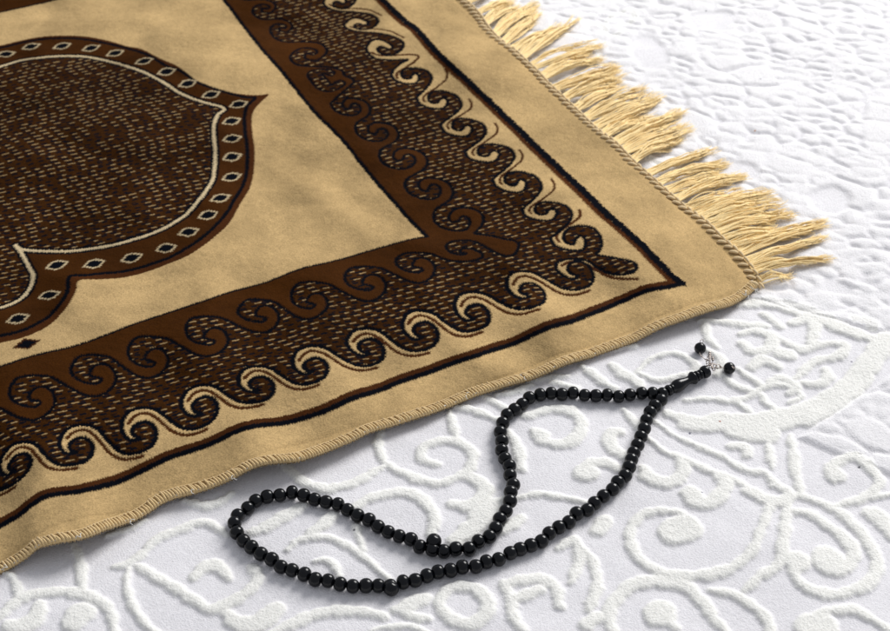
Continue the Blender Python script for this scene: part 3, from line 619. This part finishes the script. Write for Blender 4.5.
# ------------------------------------------------------------------ rug: fringe
TASSELS = [((448,-14),(474,-34)),((458,-5),(486,-20)),((466,3),(497,-12)),((477,12),(508,-2)),((485,22),(516,2)),((495,34),(541,3)),((503,42),(537,14)),((512,48),(556,28)),((521,56),(572,19)),((531,66),(598,42)),((542,76),(600,56)),((552,88),(614,64)),
 ((563,98),(626,76)),((574,108),(622,84)),((584,117),(646,88)),((593,126),(660,95)),((602,134),(652,112)),((614,142),(681,111)),((622,150),(687,125)),((631,160),(680,138)),((645,173),(708,147)),((655,182),(727,161)),((665,190),(719,172)),((674,198),(744,174)),
 ((684,207),(742,191)),((693,213),(769,189)),((702,220),(776,199)),((711,229),(790,211)),((719,237),(778,227)),((728,245),(802,229)),((736,252),(820,220)),((744,261),(824,236)),((750,269),(827,255)),((755,279),(793,272))]
for ti, (r0, t0) in enumerate(TASSELS):
    rp = on_rug([r0])[0]; rz = float(rug_h(rp[0], rp[1])) - .0012
    tp = unproj(t0[0], t0[1], .004); mb = MB()
    d = tp - rp; L = np.linalg.norm(d); d /= L; nrm = np.array([-d[1], d[0]]); edge = -eA
    cl = random.uniform(-.05, .05); n = 32 if ti < len(TASSELS) - 1 else 11; grp = [random.gauss(0, 1) for _ in range(4)]
    for k in range(n):
        f = (k + random.uniform(-.3, .3)) / (n - 1) - .5
        a0 = rp + edge * f * .0098 + random.uniform(-1, 1) * .0004 * nrm
        g4 = grp[k * 4 // n]; sp = g4 * .8 + random.gauss(0, .45)
        Lk = L * random.uniform(.70, 1.10) * (1 - .10 * abs(f)); end = rp + d * Lk + nrm * (f * -.006 + sp * .0030)
        bend = random.gauss(0, .0012) + g4 * .0012 + cl * L * .35; ph = random.uniform(0, 6.28); wv = random.uniform(.0001, .0006); fq = random.uniform(4, 8); hz = random.uniform(.0015, .0065); zz = random.uniform(0, 1) * .0045
        P = []
        for s in np.linspace(0, 1, 13):
            q = a0 + (end - a0) * s + nrm * (bend * math.sin(math.pi * s) + wv * math.sin(s * fq + ph))
            gz = bed_h(q[0], q[1]) + .0008
            z = (1 - s) ** 1.6 * rz + (1 - (1 - s) ** 1.6) * (gz + zz * (1 - s * .4)) + hz * math.sin(math.pi * min(1, s * 1.05)) ** 1.2 * .8
            P.append((q[0], q[1], max(z, gz)))
        P = catmull(np.array(P), 2); m_ = len(P); s = np.linspace(0, 1, m_)
        r = .00056 * (1 + .16 * np.sin(s * L / .0022 * 3.0 + k)) * (1 - .25 * s)
        body = int(m_ * random.uniform(.68, .84)); mb.tube(P[:body], r[:body], 6)
        # frayed end: the yarn opens into finer plies
        tail = P[body - 1:]
        for q_ in range(4):
            off = np.array([random.gauss(0, 1), random.gauss(0, 1), random.uniform(-.3, .8)]) * .0017
            tt = np.linspace(0, 1, len(tail))[:, None]; T2 = tail + off * tt ** 1.2; mb.tube(T2, np.linspace(.0004, .00016, len(tail)), 4)
    mb.build('tassel', M_fringe, root, org)

# ------------------------------------------------------------------ string of prayer beads
Z = lambda L, off, s: [(off[0] + x / s, off[1] + y / s) for x, y in L]
s6 = 5.933
strand = (Z([(550,138),(485,138),(415,147),(348,158),(280,148),(213,153),(146,150),(78,136),(12,145)], (560,370), s6)
 + Z([(660,138),(595,147),(530,165),(488,203),(443,235),(398,265),(373,315),(358,368),(367,420),(366,475),(385,525),(412,568)], (440,370), s6)
 + Z([(178,30),(197,88),(182,130),(178,185),(153,243),(118,290),(93,345),(57,395)], (480,470), s6)
 + Z([(702,245),(647,290),(568,290),(497,305),(430,295),(355,277),(302,233),(233,215),(168,190),(108,158),(53,118)], (360,500), s6)
 + Z([(817,270),(757,237),(700,202),(630,190),(562,175),(497,150),(428,133),(355,150),(280,158),(212,183),(165,227),(105,270),(86,315),(100,372),(140,420),(187,458),(243,498),(307,530)], (220,470), s6)
 + Z([(184,278),(250,298),(323,322),(388,353),(463,360),(535,380),(610,393),(688,390),(762,390),(833,392)], (250,520), s6)
 + Z([(255,487),(328,477),(397,450),(463,427),(538,418),(608,398),(687,395),(750,367),(823,352)], (360,500), s6)
 + Z([(180,493),(238,470),(302,447),(365,423),(410,375),(468,340),(527,310),(573,258),(638,237),(680,197),(733,155),(787,115),(818,72)], (480,470), s6)
 + Z([(483,265),(513,200),(530,145),(547,95),(575,38)], (560,440), 7.417)
 + Z([(480,395),(500,348),(513,297),(535,250),(565,212),(600,178)], (560,370), s6))
strand = np.array(strand)
R_B = .0045
def place_px(pts, r, zsm=True):
    pts = np.asarray(pts, float); zc = np.full(len(pts), r + .001)
    for _ in range(3):
        q = unproj(pts[:, 0], pts[:, 1], zc); g = np.array([bed_h(a, b_, .0012) for a, b_ in q])
        if zsm: g = np.maximum(g - .0002, np.convolve(np.pad(g, 2, mode='edge'), np.ones(5) / 5, 'valid'))
        zc = g + r * .97
    return np.c_[unproj(pts[:, 0], pts[:, 1], zc), zc]
SB = place_px(strand, R_B)
print('beads', len(SB), 'spacing mm', np.round(np.linalg.norm(np.diff(SB, axis=0), axis=1) * 1000, 1).tolist())
junc = place_px([(560 + 612 / s6, 370 + 138 / s6)], R_B)[0]
borg = (float(junc[0]), float(junc[1]), 0.0)
beads = thing('prayer_beads', 'looped string of glossy black prayer beads lying on the white bedspread', 'prayer beads', borg)
def bead_mesh(r, half, hole=.0009, k=40):
    t = np.linspace(0, math.pi, 25)[1:-1]; prof = [(-half * .93, hole * .6)] + [(-half * math.cos(a) * 1.0, max(hole, r * math.sin(a) ** .74)) for a in t] + [(half * .93, hole * .6)]
    mb = MB(); mb.lathe(prof, (0, 0, 0), (1, 0, 0), k); return mb
proto = bead_mesh(R_B, .0041).build('bead', M_bead, beads)
def orient(o, loc, axis):
    ax = Vector(axis).normalized(); o.location = Vector(loc) - Vector(borg); o.rotation_mode = 'QUATERNION'; o.rotation_quaternion = Vector((1, 0, 0)).rotation_difference(ax)
T3 = np.gradient(SB, axis=0)
for i, (p, t) in enumerate(zip(SB, T3)):
    o = proto if i == 0 else proto.copy()
    if i: C.objects.link(o)
    o.parent = beads; t = np.array(t) + np.array([random.gauss(0, .0006), random.gauss(0, .0006), random.gauss(0, .0004)])
    orient(o, p, t); k = random.uniform(.96, 1.03); o.scale = (random.uniform(.93, 1.03), k, k)
# two slightly bigger counter beads that stick out of the strand
for (u, v, dz) in [(433.8, 541.0, .0030), (391.3, 588.4, .0004)]:
    q = place_px([(u, v)], .0043)[0]; q[2] += dz; q[:2] = unproj(u, v, q[2]); o = bead_mesh(.0047, .0044).build('counter_bead', M_bead, beads); orient(o, q, (0.3, .2, .6)); o['label'] = 'slightly bigger counter bead standing out of the strand'
mb = MB(); loop = np.vstack([SB, junc[None]]); mb.tube(catmull(loop, 3, True), .0006, 6, True); mb.build('cord', M_cord, beads, borg)
# junction bead and the long turned leader bead
tip_px = (660 + 480 / 9.856, 330 + 395 / 9.856); tip = place_px([tip_px], .0042)[0]; tip[2] += .0012; tip[:2] = unproj(*tip_px, tip[2])
ax = tip - junc; LT = np.linalg.norm(ax); axn = ax / LT
o = bead_mesh(.0044, .0034).build('bead', M_bead, beads); orient(o, junc - axn * .0004, axn)
S = LT / 1.0
def seg(name, prof):
    mb = MB(); mb.lathe([(x * LT, r) for x, r in prof], junc, axn, 28); return mb.build(name, M_bead, beads, borg)
seg('spacer_disc', [(.075, .0012), (.078, .0030), (.095, .0037), (.125, .0039), (.150, .0037), (.165, .0028), (.17, .0012)])
seg('leader_bead', [(.165, .0010), (.168, .0026), (.18, .0033), (.195, .0034), (.205, .0030), (.215, .0032), (.24, .0040), (.28, .0045), (.33, .0046), (.38, .0043), (.44, .0036), (.50, .0030), (.545, .0028), (.58, .0030), (.61, .0037), (.63, .0043), (.65, .0046), (.672, .0045), (.69, .0038), (.70, .0015)])
seg('spacer_disc', [(.70, .0010), (.703, .0028), (.72, .0036), (.745, .0037), (.765, .0034), (.772, .0022), (.773, .001)])
seg('spacer_disc', [(.775, .0010), (.778, .0026), (.795, .0033), (.82, .0034), (.838, .0031), (.843, .0020), (.844, .001)])
seg('end_bead', [(.846, .0010), (.85, .0030), (.87, .0040), (.90, .0044), (.94, .0044), (.97, .0040), (.99, .0028), (1.0, .0010)])
# metal findings: knotted silver charm, chain links, two dangling round beads
def ring(c, r, tilt, wire=.00028, sx=1.0):
    q = np.linspace(0, 2 * math.pi, 17)[:-1]; M = Matrix.Rotation(tilt[2], 3, 'Z') @ Matrix.Rotation(tilt[0], 3, 'X') @ Matrix.Rotation(tilt[1], 3, 'Y')
    P = np.array([list(M @ Vector((r * math.cos(a) * sx, r * math.sin(a), 0))) for a in q]) + c; mb = MB(); mb.tube(P, wire, 6, True); return mb
g = lambda x, y, z: np.r_[unproj(660 + x / 9.856, 330 + y / 9.856, z), z]
for i, (x, y, r, tl, sx) in enumerate([(500,358,.0010,(.9,.2,.3),1.3),(522,332,.0010,(.3,.5,1.),1.2),(540,355,.0011,(1.2,.1,.2),1.3),(556,372,.0010,(.2,.9,.4),1.2),(574,358,.0013,(.6,.3,.1),1.3),(594,362,.0011,(.3,1.0,.1),1.3),(530,385,.0011,(1.,.5,.2),1.2)]):
    ring(g(x, y, .0052), r, tl, .0003, sx).build('chain_link', M_metal, beads, borg)
bs = []
for (x, y) in [(396, 180), (684, 376)]:
    q = place_px([(660 + x / 9.856, 330 + y / 9.856)], .0039, False)[0]; bs.append(q)
for q, (w0, w1), (l0, l1) in ((bs[0], (392, 236), (448, 292)), (bs[1], (628, 372), (596, 366))):
    mb = MB(); t = np.linspace(0, math.pi, 21); mb.lathe([(-.0041 * math.cos(a), max(.0003, .0041 * math.sin(a))) for a in t], q, (0, 1, .4), 32)
    sph = mb.build('dangling_bead', M_bead, beads, borg)
    sph['label'] = 'round black bead hanging loose on a short silver wire'
mb = MB(); mb.tube([g(390, 225, .0058), g(402, 254, .0056), g(425, 272, .0054), g(452, 294, .0054)], .00035, 6); mb.build('wire', M_metal, beads, borg)
ring(g(411, 112, .0078), .00125, (1.1, .1, .3), .00025).build('wire_loop', M_metal, beads, borg)
mb = MB(); mb.tube([g(598, 364, .0052), g(612, 368, .0052), g(630, 374, .0052)], .00035, 6); mb.build('wire', M_metal, beads, borg)
c = g(720, 366, .0072); mb = ring(c, .0011, (.4, .5, .8), .00022); mb.build('wire_loop', M_metal, beads, borg)
# the charm: a small ornate leaf of soldered beads and twisted wire
mb = MB()
c0, c1 = g(488, 345, .0055), g(490, 215, .0066)
for s, wv in ((0, .0014), (.16, .0019), (.32, .0021), (.48, .0018), (.64, .0013), (.8, .0008), (.95, .0004)):
    p = c0 + (c1 - c0) * s
    for sd in (-1, 0, 1):
        o3 = np.array([sd * wv, .0002 * sd, -.0003 * abs(sd)]); t = np.linspace(0, math.pi, 8)
        r_ = .00085 if sd == 0 else .00062
        mb.lathe([(-r_ * math.cos(a), max(.0001, r_ * math.sin(a))) for a in t], p + o3, (1, 0, .2), 8)
mb.tube([c0, c0 + (c1 - c0) * .5 + [.0002, 0, .0006], c1], .0004, 6)
for (x0, y0, x1, y1) in [(505, 290, 528, 262), (512, 305, 530, 285), (474, 300, 455, 290), (500, 330, 512, 385), (505, 350, 520, 395)]:
    mb.tube([g(x0, y0, .0058), g((x0 + x1) / 2 + 4, (y0 + y1) / 2, .0064), g(x1, y1, .0056)], [.0005, .0006, .0003], 6)
mb.build('silver_charm', M_metal, beads, borg)
